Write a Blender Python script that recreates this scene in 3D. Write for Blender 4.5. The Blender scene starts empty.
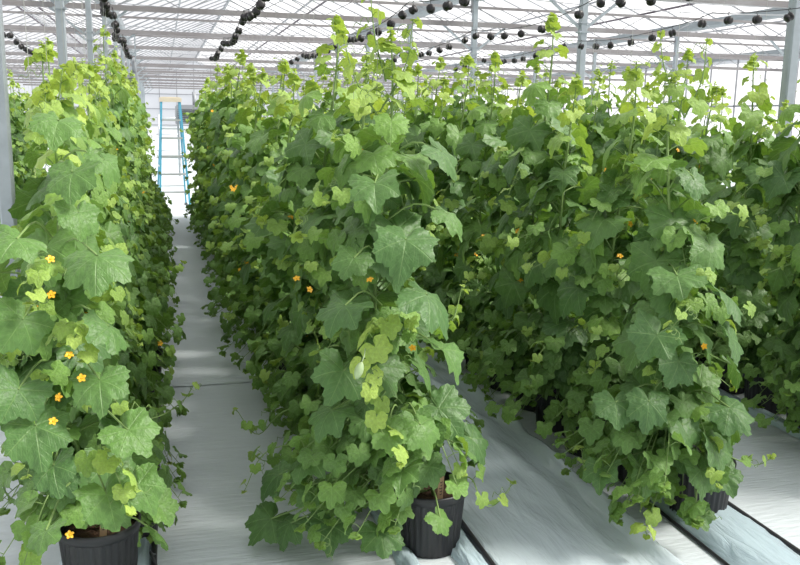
import bpy, math, random
import numpy as np
from math import sin, cos, pi, radians

scene = bpy.context.scene
COL = scene.collection

# ------------------------------------------------------------------ camera, sky, sun, exposure
CAM_H = 1.58
cam_data = bpy.data.cameras.new('camera')
cam_data.sensor_width = 36.0
cam_data.lens = 36.0 * 850.0 / 800.0
cam_data.clip_start = 0.05
cam_data.clip_end = 300
cam = bpy.data.objects.new('camera', cam_data)
COL.objects.link(cam)
cam.location = (-0.0345, 0.0110, CAM_H)
from mathutils import Matrix, Vector
cam.rotation_euler = (Matrix.Rotation(radians(-15.5), 3, 'Z') @ Matrix.Rotation(radians(90 - 10.9), 3, 'X')
                      @ Matrix.Rotation(radians(0.9), 3, 'Z')).to_euler()
scene.camera = cam

world = bpy.data.worlds.new('sky')
scene.world = world
world.use_nodes = True
bg = world.node_tree.nodes['Background']
bg.inputs['Color'].default_value = (0.93, 0.95, 1.0, 1)
bg.inputs['Strength'].default_value = 0.78

sun_data = bpy.data.lights.new('sun', 'SUN')
sun_data.energy = 9.6
sun_data.angle = radians(17)
sun_data.color = (1.0, 0.95, 0.86)
sun = bpy.data.objects.new('sun', sun_data)
COL.objects.link(sun)
_sd = Vector((0.88, -0.30, 0.95)).normalized()          # direction towards the sun
sun.rotation_euler = _sd.to_track_quat('Z', 'Y').to_euler()
sun.location = (10, -10, 16)

scene.view_settings.view_transform = 'Standard'
scene.view_settings.look = 'None'
scene.view_settings.gamma = 1.0
scene.view_settings.use_curve_mapping = False
scene.view_settings.exposure = 0.0

# ------------------------------------------------------------------ materials
def mat_new(name):
    m = bpy.data.materials.new(name)
    m.use_nodes = True
    nt = m.node_tree
    nt.nodes.clear()
    out = nt.nodes.new('ShaderNodeOutputMaterial')
    return m, nt, out

def principled(name, col, rough=0.5, metal=0.0, noise=0.0, nscale=8.0, bump=0.0, bscale=40.0, spec=0.5, stretch=None, col2=None):
    m, nt, out = mat_new(name)
    p = nt.nodes.new('ShaderNodeBsdfPrincipled')
    p.inputs['Roughness'].default_value = rough
    p.inputs['Metallic'].default_value = metal
    p.inputs['Specular IOR Level'].default_value = spec
    nt.links.new(p.outputs[0], out.inputs[0])
    tc = nt.nodes.new('ShaderNodeTexCoord')
    src = tc.outputs['Object']
    if stretch:
        mp = nt.nodes.new('ShaderNodeMapping')
        mp.inputs['Scale'].default_value = stretch
        nt.links.new(src, mp.inputs[0])
        src = mp.outputs[0]
    n = nt.nodes.new('ShaderNodeTexNoise')
    n.inputs['Scale'].default_value = nscale
    n.inputs['Detail'].default_value = 4
    nt.links.new(src, n.inputs['Vector'])
    mix = nt.nodes.new('ShaderNodeMix')
    mix.data_type = 'RGBA'
    c2 = col2 if col2 else tuple(c * (1 - noise) for c in col)
    mix.inputs[6].default_value = (*col, 1)
    mix.inputs[7].default_value = (*c2, 1)
    nt.links.new(n.outputs['Fac'], mix.inputs[0])
    nt.links.new(mix.outputs[2], p.inputs['Base Color'])
    if bump:
        n2 = nt.nodes.new('ShaderNodeTexNoise')
        n2.inputs['Scale'].default_value = bscale
        n2.inputs['Detail'].default_value = 5
        nt.links.new(src, n2.inputs['Vector'])
        b = nt.nodes.new('ShaderNodeBump')
        b.inputs['Strength'].default_value = bump
        b.inputs['Distance'].default_value = 0.02
        nt.links.new(n2.outputs['Fac'], b.inputs['Height'])
        nt.links.new(b.outputs[0], p.inputs['Normal'])
    return m

def sheet_mat(name, transp, transl, col, gloss=0.0, rough=0.2, bump=0.0, bscale=10, stretch=(1, 1, 1)):
    """plastic film or glazing: a share passes straight through, a share is scattered, the rest is white"""
    m, nt, out = mat_new(name)
    tr = nt.nodes.new('ShaderNodeBsdfTransparent')
    tr.inputs[0].default_value = (0.97, 0.98, 1.0, 1)
    tl = nt.nodes.new('ShaderNodeBsdfTranslucent')
    tl.inputs[0].default_value = (*col, 1)
    df = nt.nodes.new('ShaderNodeBsdfPrincipled')
    df.inputs['Base Color'].default_value = (*col, 1)
    df.inputs['Roughness'].default_value = rough
    df.inputs['Specular IOR Level'].default_value = gloss
    m1 = nt.nodes.new('ShaderNodeMixShader')
    m1.inputs[0].default_value = transl
    nt.links.new(df.outputs[0], m1.inputs[1])
    nt.links.new(tl.outputs[0], m1.inputs[2])
    m2 = nt.nodes.new('ShaderNodeMixShader')
    m2.inputs[0].default_value = transp
    nt.links.new(m1.outputs[0], m2.inputs[1])
    nt.links.new(tr.outputs[0], m2.inputs[2])
    nt.links.new(m2.outputs[0], out.inputs[0])
    if bump:
        tc = nt.nodes.new('ShaderNodeTexCoord')
        mp = nt.nodes.new('ShaderNodeMapping')
        mp.inputs['Scale'].default_value = stretch
        nt.links.new(tc.outputs['Object'], mp.inputs[0])
        n2 = nt.nodes.new('ShaderNodeTexNoise')
        n2.inputs['Scale'].default_value = bscale
        n2.inputs['Detail'].default_value = 6
        n2.inputs['Distortion'].default_value = 0.6
        nt.links.new(mp.outputs[0], n2.inputs['Vector'])
        b = nt.nodes.new('ShaderNodeBump')
        b.inputs['Strength'].default_value = bump
        b.inputs['Distance'].default_value = 0.03
        nt.links.new(n2.outputs['Fac'], b.inputs['Height'])
        nt.links.new(b.outputs[0], df.inputs['Normal'])
    return m

def leaf_material():
    m, nt, out = mat_new('melon_leaf')
    N, L = nt.nodes.new, nt.links.new
    def math(op, a, b=None):
        n = N('ShaderNodeMath'); n.operation = op
        for i, v in enumerate((a, b)):
            if v is None: continue
            if isinstance(v, (int, float)): n.inputs[i].default_value = v
            else: L(v, n.inputs[i])
        return n.outputs[0]
    age = N('ShaderNodeAttribute'); age.attribute_name = 'age'
    ramp = N('ShaderNodeValToRGB')
    cr = ramp.color_ramp
    cr.elements[0].position = 0.0; cr.elements[0].color = LEAF_OLD
    cr.elements[1].position = 1.0; cr.elements[1].color = LEAF_NEW
    e = cr.elements.new(0.45); e.color = LEAF_MID
    L(age.outputs['Fac'], ramp.inputs[0])
    uv = N('ShaderNodeUVMap')
    sep = N('ShaderNodeSeparateXYZ')
    L(uv.outputs[0], sep.inputs[0])
    u, v = sep.outputs[0], sep.outputs[1]
    th = math('ABSOLUTE', math('ARCTAN2', u, v))
    r = math('SQRT', math('ADD', math('MULTIPLY', u, u), math('MULTIPLY', v, v)))
    pp = math('PINGPONG', th, 0.48)
    d = math('MULTIPLY', r, math('SINE', pp))
    w = math('ADD', 0.012, math('MULTIPLY', math('SUBTRACT', 1.0, r), 0.022))
    vein = N('ShaderNodeMapRange')
    L(d, vein.inputs[0]); vein.inputs[1].default_value = 0.0; L(w, vein.inputs[2])
    vein.inputs[3].default_value = 1.0; vein.inputs[4].default_value = 0.0
    # secondary veins: fine ribs leaving the main veins
    sec = math('PINGPONG', math('SUBTRACT', math('MULTIPLY', r, 1.0), math('MULTIPLY', d, 1.1)), 0.075)
    secm = N('ShaderNodeMapRange')
    L(sec, secm.inputs[0]); secm.inputs[1].default_value = 0.0; secm.inputs[2].default_value = 0.018
    secm.inputs[3].default_value = 1.0; secm.inputs[4].default_value = 0.0
    rfar = N('ShaderNodeMapRange'); L(r, rfar.inputs[0]); rfar.inputs[1].default_value = 0.12; rfar.inputs[2].default_value = 0.35
    allv = math('MAXIMUM', math('MULTIPLY', vein.outputs[0], math('ADD', 0.4, math('MULTIPLY', rfar.outputs[0], 0.6))), math('MULTIPLY', math('MULTIPLY', secm.outputs[0], rfar.outputs[0]), 0.30))
    noise = N('ShaderNodeTexNoise'); noise.inputs['Scale'].default_value = 5.0; noise.inputs['Detail'].default_value = 3
    L(uv.outputs[0], noise.inputs['Vector'])
    mixn = N('ShaderNodeMix'); mixn.data_type = 'RGBA'; mixn.blend_type = 'MULTIPLY'
    mixn.inputs[0].default_value = 0.5
    L(ramp.outputs[0], mixn.inputs[6])
    nr = N('ShaderNodeMapRange'); L(noise.outputs['Fac'], nr.inputs[0])
    nr.inputs[1].default_value = 0.3; nr.inputs[2].default_value = 0.7; nr.inputs[3].default_value = 0.65; nr.inputs[4].default_value = 1.25
    L(nr.outputs[0], mixn.inputs[7])
    mixv = N('ShaderNodeMix'); mixv.data_type = 'RGBA'
    L(math('MULTIPLY', allv, 0.45), mixv.inputs[0])
    L(mixn.outputs[2], mixv.inputs[6])
    mixv.inputs[7].default_value = (0.28, 0.44, 0.16, 1)
    p = N('ShaderNodeBsdfPrincipled')
    p.inputs['Roughness'].default_value = 0.46
    p.inputs['Specular IOR Level'].default_value = 0.5
    p.inputs['Sheen Weight'].default_value = 0.10
    p.inputs['Sheen Roughness'].default_value = 0.6
    L(mixv.outputs[2], p.inputs['Base Color'])
    bmp = N('ShaderNodeBump'); bmp.inputs['Strength'].default_value = 0.6; bmp.inputs['Distance'].default_value = 0.004
    hgt = math('ADD', math('MULTIPLY', allv, -0.7), math('MULTIPLY', noise.outputs['Fac'], 3.0))
    L(hgt, bmp.inputs['Height'])
    L(bmp.outputs[0], p.inputs['Normal'])
    t = N('ShaderNodeBsdfTranslucent')
    tcol = N('ShaderNodeMix'); tcol.data_type = 'RGBA'; tcol.blend_type = 'MULTIPLY'
    tcol.inputs[0].default_value = 1.0
    L(mixv.outputs[2], tcol.inputs[6]); tcol.inputs[7].default_value = (1.45, 1.30, 0.6, 1)
    L(tcol.outputs[2], t.inputs[0])
    ms = N('ShaderNodeMixShader'); ms.inputs[0].default_value = 0.27
    L(p.outputs[0], ms.inputs[1]); L(t.outputs[0], ms.inputs[2])
    L(ms.outputs[0], out.inputs[0])
    return m

LEAF_OLD = (0.078, 0.180, 0.046, 1)
LEAF_MID = (0.180, 0.345, 0.060, 1)
LEAF_NEW = (0.420, 0.580, 0.105, 1)

M = {}
M['leaf'] = leaf_material()
M['stem'] = principled('green_stem', (0.22, 0.34, 0.10), 0.6, noise=0.3, nscale=20)
M['petal'] = principled('yellow_petal', (0.90, 0.48, 0.02), 0.5, noise=0.2, nscale=30)
M['fruit'] = principled('pale_green_fruit', (0.42, 0.55, 0.28), 0.5, noise=0.3, nscale=60)
M['pot'] = principled('black_plastic', (0.016, 0.0165, 0.019), 0.42, noise=0.3, nscale=12, bump=0.05, bscale=50)
M['soil'] = principled('brown_potting_mix', (0.13, 0.065, 0.035), 0.95, nscale=60, col2=(0.03, 0.017, 0.01), bump=1.0, bscale=90)
M['stake'] = principled('tan_wood', (0.62, 0.40, 0.24), 0.7, noise=0.25, nscale=6, stretch=(8, 8, 1))
M['ink'] = principled('dark_ink', (0.06, 0.05, 0.05), 0.7)
M['reel'] = principled('black_reel', (0.018, 0.016, 0.018), 0.45, noise=0.3, nscale=30)
M['wire'] = principled('dark_wire', (0.05, 0.05, 0.055), 0.5, metal=0.3)
M['twine'] = principled('white_twine', (0.36, 0.37, 0.34), 0.8)
M['galv'] = principled('galvanised_steel', (0.42, 0.47, 0.50), 0.42, metal=0.45, noise=0.35, nscale=9, bump=0.03)
M['gutter'] = principled('galvanised_gutter_sheet', (0.28, 0.31, 0.33), 0.5, metal=0.2, noise=0.25, nscale=3)
M['truss'] = principled('white_painted_steel', (0.29, 0.285, 0.29), 0.55, nscale=1.5, col2=(0.17, 0.145, 0.145), stretch=(1.2, 6, 6))
M['bar'] = principled('pale_glazing_bar', (0.30, 0.31, 0.33), 0.5, noise=0.2)
M['darkpipe'] = principled('dark_pipe', (0.075, 0.055, 0.075), 0.5)
M['floor'] = principled('white_ground_cover', (0.69, 0.75, 0.775), 0.55, noise=0.12, nscale=3.0, bump=0.45, bscale=5.0, stretch=(1.6, 9, 1), spec=0.3)
M['sheet'] = principled('white_ground_sheet', (0.70, 0.76, 0.785), 0.5, noise=0.10, nscale=3.0, bump=0.5, bscale=4.0, stretch=(1.2, 9, 1), spec=0.3)
M['film'] = sheet_mat('clear_plastic_film', 0.20, 0.10, (0.74, 0.84, 0.88), gloss=1.0, rough=0.16, bump=0.45, bscale=5, stretch=(5, 0.8, 1))
M['tray'] = sheet_mat('bluish_plastic_film', 0.10, 0.12, (0.60, 0.74, 0.80), gloss=0.8, rough=0.2, bump=0.5, bscale=5, stretch=(6, 0.7, 4))
M['blackpipe'] = principled('black_poly_pipe', (0.02, 0.02, 0.023), 0.35)
M['roof'] = sheet_mat('whitewashed_roof_glazing', 0.62, 0.75, (0.90, 0.90, 0.93), gloss=0.3, rough=0.3)
M['wall'] = sheet_mat('frosted_wall_glazing', 0.30, 0.65, (0.88, 0.90, 0.93), gloss=0.3, rough=0.3)
M['kneewall'] = principled('white_wall_panel', (0.80, 0.81, 0.83), 0.6, noise=0.1, nscale=2)
M['bluefibre'] = principled('blue_fibreglass', (0.09, 0.38, 0.55), 0.4, noise=0.15)
M['alu'] = principled('aluminium', (0.72, 0.74, 0.76), 0.35, metal=0.6, noise=0.15)
M['cream'] = principled('cream_plastic', (0.74, 0.66, 0.52), 0.5, noise=0.15)
M['greybox'] = principled('grey_painted_metal', (0.33, 0.35, 0.37), 0.5, noise=0.2, metal=0.2)
M['darkgrey'] = principled('dark_grey_metal', (0.10, 0.11, 0.12), 0.5)
M['blue'] = principled('blue_plastic', (0.05, 0.11, 0.42), 0.4)

# ------------------------------------------------------------------ mesh helpers
class MB:
    """collects numpy chunks of vertices, faces, material slots, uv and age; builds ONE mesh"""
    def __init__(s):
        s.v, s.f, s.m, s.uv, s.age, s.n = [], [], [], [], [], 0
    def add(s, v, faces, mi=0, uv=None, age=0.0):
        v = np.asarray(v, float)
        s.v.append(v)
        s.f.extend([[i + s.n for i in f] for f in faces])
        s.m.extend([mi] * len(faces))
        s.uv.append(np.zeros((len(v), 2)) if uv is None else np.asarray(uv, float))
        s.age.append(np.full(len(v), age) if np.isscalar(age) else np.asarray(age, float))
        s.n += len(v)
    def box(s, c, size, mi=0, R=None):
        x, y, z = [d / 2 for d in size]
        v = np.array([(-x, -y, -z), (x, -y, -z), (x, y, -z), (-x, y, -z), (-x, -y, z), (x, -y, z), (x, y, z), (-x, y, z)])
        if R is not None: v = v @ np.asarray(R).T
        s.add(v + np.array(c), [(0, 3, 2, 1), (4, 5, 6, 7), (0, 1, 5, 4), (1, 2, 6, 5), (2, 3, 7, 6), (3, 0, 4, 7)], mi)
    def bar(s, a, b, w, h=None, mi=0):
        a, b = np.array(a, float), np.array(b, float)
        d = b - a; L = np.linalg.norm(d); d = d / L
        up = np.array((0, 0, 1.0)) if abs(d[2]) < 0.95 else np.array((0, 1.0, 0))
        x = np.cross(d, up); x /= np.linalg.norm(x); z = np.cross(x, d)
        s.box((a + b) / 2, (w, L, h or w), mi, np.stack([x, d, z], 1))
    def tube(s, pts, r, sides=6, mi=0, cap=True, age=0.6):
        pts = np.asarray(pts, float); k = len(pts)
        rr = np.full(k, r) if np.isscalar(r) else np.asarray(r, float)
        t = np.gradient(pts, axis=0)
        t /= np.maximum(np.linalg.norm(t, axis=1, keepdims=True), 1e-9)
        ref = np.array((0.31, 0.95, 0.05)) if abs(t[0] @ np.array((0.31, 0.95, 0.05))) < 0.9 else np.array((0.9, -0.1, 0.4))
        x = np.cross(t, ref); x /= np.maximum(np.linalg.norm(x, axis=1, keepdims=True), 1e-9)
        y = np.cross(t, x)
        a = np.linspace(0, 2 * pi, sides, endpoint=False)
        v = pts[:, None] + rr[:, None, None] * (np.cos(a)[None, :, None] * x[:, None] + np.sin(a)[None, :, None] * y[:, None])
        f = [(i * sides + j, i * sides + (j + 1) % sides, (i + 1) * sides + (j + 1) % sides, (i + 1) * sides + j)
             for i in range(k - 1) for j in range(sides)]
        if cap: f += [tuple(range(sides))[::-1], tuple((k - 1) * sides + j for j in range(sides))]
        s.add(v.reshape(-1, 3), f, mi, age=age)
    def lathe(s, prof, sides=24, c=(0, 0, 0), mi=0, ribs=0, ramp=0.0, cap=True):
        a = np.linspace(0, 2 * pi, sides, endpoint=False)
        mod = 1 - ramp * (0.5 - 0.5 * np.cos(a * ribs)) if ribs else np.ones(sides)
        v = []
        for row in prof:
            r, z = row[0], row[1]
            rib = len(row) > 2
            q = mod if rib else 1.0
            v.append(np.stack([r * q * np.cos(a), r * q * np.sin(a), np.full(sides, z)], 1))
        k = len(prof)
        f = [(i * sides + j, i * sides + (j + 1) % sides, (i + 1) * sides + (j + 1) % sides, (i + 1) * sides + j)
             for i in range(k - 1) for j in range(sides)]
        if cap:
            f += [tuple(range(sides))[::-1], tuple((k - 1) * sides + j for j in range(sides))]
        s.add(np.concatenate(v) + np.array(c), f, mi)
    def mesh(s, name, mats, smooth=False):
        me = bpy.data.meshes.new(name)
        me.from_pydata(np.concatenate(s.v).tolist(), [], s.f)
        for m in mats: me.materials.append(m)
        me.polygons.foreach_set('material_index', s.m)
        if smooth: me.polygons.foreach_set('use_smooth', [True] * len(s.f))
        uv = np.concatenate(s.uv)
        lay = me.uv_layers.new(name='UVMap')
        idx = np.empty(len(me.loops), np.int32)
        me.loops.foreach_get('vertex_index', idx)
        lay.data.foreach_set('uv', uv[idx].ravel())
        at = me.attributes.new('age', 'FLOAT', 'POINT')
        at.data.foreach_set('value', np.concatenate(s.age))
        me.update()
        return me

def curve_pts(p, n):
    """Catmull-Rom through the given points"""
    p = np.asarray(p, float)
    if len(p) == 2: return p[0] + np.linspace(0, 1, n)[:, None] * (p[1] - p[0])
    q = np.vstack([2 * p[0] - p[1], p, 2 * p[-1] - p[-2]])
    out = []
    for t in np.linspace(0, len(p) - 1 - 1e-6, n):
        i = int(t); u = t - i; a, b_, c, d = q[i:i + 4]
        out.append(0.5 * (2 * b_ + (c - a) * u + (2 * a - 5 * b_ + 4 * c - d) * u * u + (3 * b_ - a - 3 * c + d) * u ** 3))
    return np.array(out)

def link(name, me, parent=None, loc=None):
    o = bpy.data.objects.new(name, me)
    COL.objects.link(o)
    if parent is not None: o.parent = parent
    if loc is not None: o.location = loc
    return o

def tag(o, label, cat, group=None, kind=None):
    o['label'] = label; o['category'] = cat
    if group: o['group'] = group
    if kind: o['kind'] = kind
    return o

def thing(name, loc, label, cat, group=None, rz=0):
    o = bpy.data.objects.new(name, None)
    o.empty_display_size = 0.1
    COL.objects.link(o)
    o.location = loc; o.rotation_euler.z = rz
    return tag(o, label, cat, group)

ONES = 'zeroth first second third fourth fifth sixth seventh eighth ninth tenth eleventh twelfth thirteenth fourteenth fifteenth sixteenth seventeenth eighteenth nineteenth'.split()
def ordinal(n):
    if n < 20: return ONES[n]
    t = {2: 'twent', 3: 'thirt', 4: 'fort'}[n // 10]
    return t + 'ieth' if n % 10 == 0 else t + 'y-' + ONES[n % 10]

# ------------------------------------------------------------------ the setting
XL, XR, Y0, Y1 = -8.3, 19.5, -5.0, 62.0
BAYS = [-8.3, -1.14, 5.52, 12.55, 19.5]
GUT, RIDGE = 3.95, 5.35

b = MB()
nx, ny = 2, 2
b.add([(XL, Y0, 0), (XR, Y0, 0), (XR, Y1, 0), (XL, Y1, 0)], [(0, 1, 2, 3)])
tag(link('floor', b.mesh('floor', [M['floor']])), 'white woven ground cover spread over the whole greenhouse floor', 'floor', kind='structure')

b = MB()
for xa, xb in zip(BAYS[:-1], BAYS[1:]):
    xm = (xa + xb) / 2
    b.add([(xa, Y0, GUT), (xa, Y1, GUT), (xm, Y1, RIDGE), (xm, Y0, RIDGE)], [(0, 1, 2, 3)])
    b.add([(xb, Y0, GUT), (xb, Y1, GUT), (xm, Y1, RIDGE), (xm, Y0, RIDGE)], [(3, 2, 1, 0)])
tag(link('ceiling', b.mesh('ceiling', [M['roof']])), 'bright whitewashed greenhouse roof glazing over all the rows', 'roof', kind='structure')

def wall(name, pts, label):
    b = MB(); b.add(pts, [tuple(range(len(pts)))])
    return tag(link(name, b.mesh(name, [M['wall']])), label, 'wall', kind='structure')
end = [(XL, Y1, 0.9), (XR, Y1, 0.9)]
for xa, xb in list(zip(BAYS[:-1], BAYS[1:]))[::-1]:
    end += [(xb, Y1, GUT), ((xa + xb) / 2, Y1, RIDGE)]
end += [(XL, Y1, GUT)]
wall('wall_back', end, 'frosted white glazed end wall beyond the far ends of the rows')
wall('wall_right', [(XR, Y1, 0.9), (XR, Y0, 0.9), (XR, Y0, GUT), (XR, Y1, GUT)], 'frosted white glazed side wall past the rightmost rows')
wall('wall_left', [(XL, Y0, 0.9), (XL, Y1, 0.9), (XL, Y1, GUT), (XL, Y0, GUT)], 'frosted white glazed side wall past the leftmost rows')
b = MB()
b.box(((XL + XR) / 2, Y1 + 0.03, 0.45), (XR - XL, 0.06, 0.9))
tag(link('baseboard_back', b.mesh('baseboard_back', [M['kneewall']])), 'low white panel along the foot of the end wall', 'wall panel', kind='structure')
b = MB(); b.box((XR + 0.03, (Y0 + Y1) / 2, 0.45), (0.06, Y1 - Y0, 0.9))
tag(link('baseboard_right', b.mesh('baseboard_right', [M['kneewall']])), 'low white panel along the foot of the side wall past the rightmost rows', 'wall panel', kind='structure')
b = MB(); b.box((XL - 0.03, (Y0 + Y1) / 2, 0.45), (0.06, Y1 - Y0, 0.9))
tag(link('baseboard_left', b.mesh('baseboard_left', [M['kneewall']])), 'low white panel along the foot of the side wall past the leftmost rows', 'wall panel', kind='structure')

# glazing bars of the walls and roof
b = MB()
x = XL
while x <= XR + 0.01:
    k = (x - XL) % 6.95; top = GUT + (RIDGE - GUT) * (1 - abs(k - 3.475) / 3.475)
    b.box((x, Y1 - 0.02, (0.9 + top) / 2), (0.045, 0.05, top - 0.9)); x += 1.1583
for z in (0.9, 2.0, 3.0, GUT): b.box(((XL + XR) / 2, Y1 - 0.02, z), (XR - XL, 0.05, 0.06))
tag(link('trim_1', b.mesh('trim_1', [M['bar']])), 'pale glazing bars dividing the end wall', 'glazing bars', kind='structure')
b = MB()
y = Y0
while y <= Y1 + 0.01:
    b.box((XR - 0.02, y, (0.9 + GUT) / 2), (0.05, 0.045, GUT - 0.9)); y += 1.5
for z in (0.9, 2.2, GUT): b.box((XR - 0.02, (Y0 + Y1) / 2, z), (0.05, Y1 - Y0, 0.06))
tag(link('trim_2', b.mesh('trim_2', [M['bar']])), 'pale glazing bars on the side wall past the rightmost rows', 'glazing bars', kind='structure')
n_trim = 3
for xa, xb in zip(BAYS[:-1], BAYS[1:]):
    b = MB(); xm = (xa + xb) / 2
    y = Y0 + 0.3
    while y < Y1:
        b.bar((xa, y, GUT - 0.03), (xm, y, RIDGE - 0.03), 0.022, 0.03)
        b.bar((xb, y, GUT - 0.03), (xm, y, RIDGE - 0.03), 0.022, 0.03)
        y += 1.075
    b.bar((xm, Y0, RIDGE - 0.05), (xm, Y1, RIDGE - 0.05), 0.07, 0.07)
    for q in (0.5,):
        for xe in (xa, xb):
            b.bar((xe + (xm - xe) * q, Y0, GUT + (RIDGE - GUT) * q - 0.05), (xe + (xm - xe) * q, Y1, GUT + (RIDGE - GUT) * q - 0.05), 0.04, 0.04)
    where = ['over the far left bay', 'over the bay of the path and the two middle rows', 'over the bay right of the middle rows', 'over the far right bay'][n_trim - 3]
    tag(link('trim_%d' % n_trim, b.mesh('trim', [M['bar']])), 'ridge and sloping glazing bars of the roof ' + where, 'glazing bars', kind='structure')
    n_trim += 1

# gutters along the column lines
for i, x in enumerate(BAYS):
    b = MB()
    sec = [(-0.19, 3.98), (-0.16, 3.84), (-0.10, 3.80), (0.10, 3.80), (0.16, 3.84), (0.19, 3.98), (0.17, 3.98), (0.09, 3.83), (-0.09, 3.83), (-0.17, 3.98)]
    v = [(x + p, Y0, z) for p, z in sec] + [(x + p, Y1, z) for p, z in sec]
    k = len(sec)
    b.add(v, [(j, (j + 1) % k, k + (j + 1) % k, k + j) for j in range(k)])
    lab = ['grey sheet metal roof gutter along the far left side wall', 'grey sheet metal roof gutter over the row of steel columns beside the left melon row',
           'grey sheet metal roof gutter over the steel columns right of the middle rows', 'grey sheet metal roof gutter further right, past the right columns', 'grey sheet metal roof gutter along the far right side wall'][i]
    tag(link('roof_gutter', b.mesh('roof_gutter', [M['gutter']])), lab, 'gutter', 'roof gutters', kind='structure')

TRUSS_Y = [2.4 + 4.3 * k for k in range(14)]
# lattice trusses across the house
for i, y in enumerate(TRUSS_Y):
    root = thing('roof_truss', (XL, y, 3.3), 'pale lattice truss spanning the greenhouse, %s from the front' % ordinal(i + 1), 'roof truss', 'lattice trusses under the roof')
    W = XR - XL
    b = MB(); b.bar((0, 0, 0), (W, 0, 0), 0.085, 0.085); link('bottom_chord', b.mesh('bottom_chord', [M['truss']]), root)
    b = MB(); b.bar((0, 0, 0.30), (W, 0, 0.30), 0.045, 0.045); link('top_chord', b.mesh('top_chord', [M['truss']]), root)
    b = MB(); x = 0; s = 0
    while x < W - 0.5:
        b.bar((x, 0, 0.0 if s else 0.3), (x + 0.579, 0, 0.3 if s else 0.0), 0.014); x += 0.579; s = 1 - s
    for xx in BAYS: b.bar((xx - XL, 0, 0.2), (xx - XL, 0, 0.5), 0.08)
    link('web', b.mesh('web', [M['bar']]), root)

# columns
def column(x, y, label, front=False):
    root = thing('steel_column', (x, y, 0), label, 'column', 'galvanised columns carrying the roof')
    b = MB(); s = 0.05; c = 0.012
    pr = [(s, s - c), (s - c, s), (-s + c, s), (-s, s - c), (-s, -s + c), (-s + c, -s), (s - c, -s), (s, -s + c)]
    v = [(p, q, 0) for p, q in pr] + [(p, q, 3.8) for p, q in pr]
    b.add(v, [(j, j + 8, (j + 1) % 8 + 8, (j + 1) % 8) for j in range(8)] + [tuple(range(8)), tuple(range(15, 7, -1))])
    link('post', b.mesh('post', [M['galv']]), root)
    b = MB(); b.box((0, 0, 2.78), (0.15, 0.13, 0.022)); b.box((0, 0, 2.90), (0.14, 0.12, 0.014))
    link('bracket', b.mesh('bracket', [M['galv']]), root)
    for sx in (-1, 1):
        b = MB(); b.bar((0.05 * sx, 0, 2.84), (0.62 * sx, 0, 3.28), 0.035); link('brace', b.mesh('brace', [M['galv']]), root)
    b = MB(); b.box((0, 0, 3.74), (0.34, 0.2, 0.02)); link('head_plate', b.mesh('head_plate', [M['gutter']]), root)
    return root
for xi, x, nm in ((1, BAYS[1], 'left of the left melon row'), (2, BAYS[2], 'standing among the rows at right'), (3, BAYS[3], 'far right beyond the melon rows')):
    for i, y in enumerate(TRUSS_Y):
        if y < 5: continue
        column(x + ((-0.08 if i == 1 else 0.03) if xi == 2 else 0), y, 'galvanised steel column %s, %s from the front' % (nm, ordinal(i)))

# thin wires strung across, dark pipes overhead
for i, y in enumerate([5.2, 8.8, 9.9, 13.1, 14.2, 17.5, 21.8, 26.0, 30.1, 34.5, 38.8, 43.0]):
    b = MB(); xs = np.linspace(XL, XR, 40)
    k = (xs - XL) % 6.95 / 6.95
    b.tube(np.stack([xs, np.full(40, y), 3.66 - 0.10 * np.sin(k * pi)], 1), 0.008, 4)
    tag(link('cross_wire', b.mesh('cross_wire', [M['bar']])), 'thin pale wire strung across the house under the roof, %s from the front' % ordinal(i + 1), 'wire', 'wires across the house')
for x, z, lab in ((2.9, 3.68, 'dark thin pipe under the roof running above the middle of the rows'), (-2.35, 3.68, 'dark thin pipe under the roof left of the left column line'),
                  (-2.75, 3.68, 'dark thin pipe under the roof furthest to the left'), (9.1, 3.68, 'dark thin pipe under the roof over the right bay')):
    b = MB(); b.tube([(x, Y0, z), (x, 12, z - 0.02), (x, Y1, z)], 0.02, 6)
    tag(link('overhead_pipe', b.mesh('overhead_pipe', [M['darkpipe']])), lab, 'pipe', 'dark pipes under the roof')
#__PLASTICS__
# ------------------------------------------------------------------ plastics on the floor
rng = np.random.default_rng(7)
ROWS = {  # row: pot line x, wire x, first y, count, words
    'L':  (-0.29, -0.42, 2.83, 31, 'left row'),
    'M':  (0.88, 0.66, 2.84, 31, 'middle row'),
    'R':  (2.03, 1.80, 2.83, 31, 'right row'),
    'R2': (3.20, 2.95, 2.84, 30, 'row behind the right row'),
    'R3': (4.36, 4.12, 3.30, 28, 'furthest row at right'),
    'L2': (-1.62, -1.75, 10.4, 9, 'row left of the left row'),
}
SP = 0.352

def crumple(x0, x1, y0, y1, nx, ny, h, amp, seed, prof):
    """a strip of film: a cross profile with random creases"""
    r = np.random.default_rng(seed)
    gx, gy = np.meshgrid(np.linspace(0, 1, nx), np.linspace(0, 1, ny))
    z = h * prof(gx)
    for _ in range(26):
        a = r.normal(0, 1); fx, fy = r.uniform(2, 16), r.uniform(2, 30) * (y1 - y0) / 4
        z += amp * 0.22 * np.abs(np.sin(fx * gx + fy * gy + r.uniform(0, 6))) * a * prof(gx) ** 0.5
    x = x0 + (x1 - x0) * gx + r.normal(0, 0.003, gx.shape); y = y0 + (y1 - y0) * gy
    v = np.stack([x.ravel(), y.ravel(), np.maximum(z, 0.003).ravel()], 1)
    f = [(j * nx + i, j * nx + i + 1, (j + 1) * nx + i + 1, (j + 1) * nx + i) for j in range(ny - 1) for i in range(nx - 1)]
    return v, f

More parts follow.
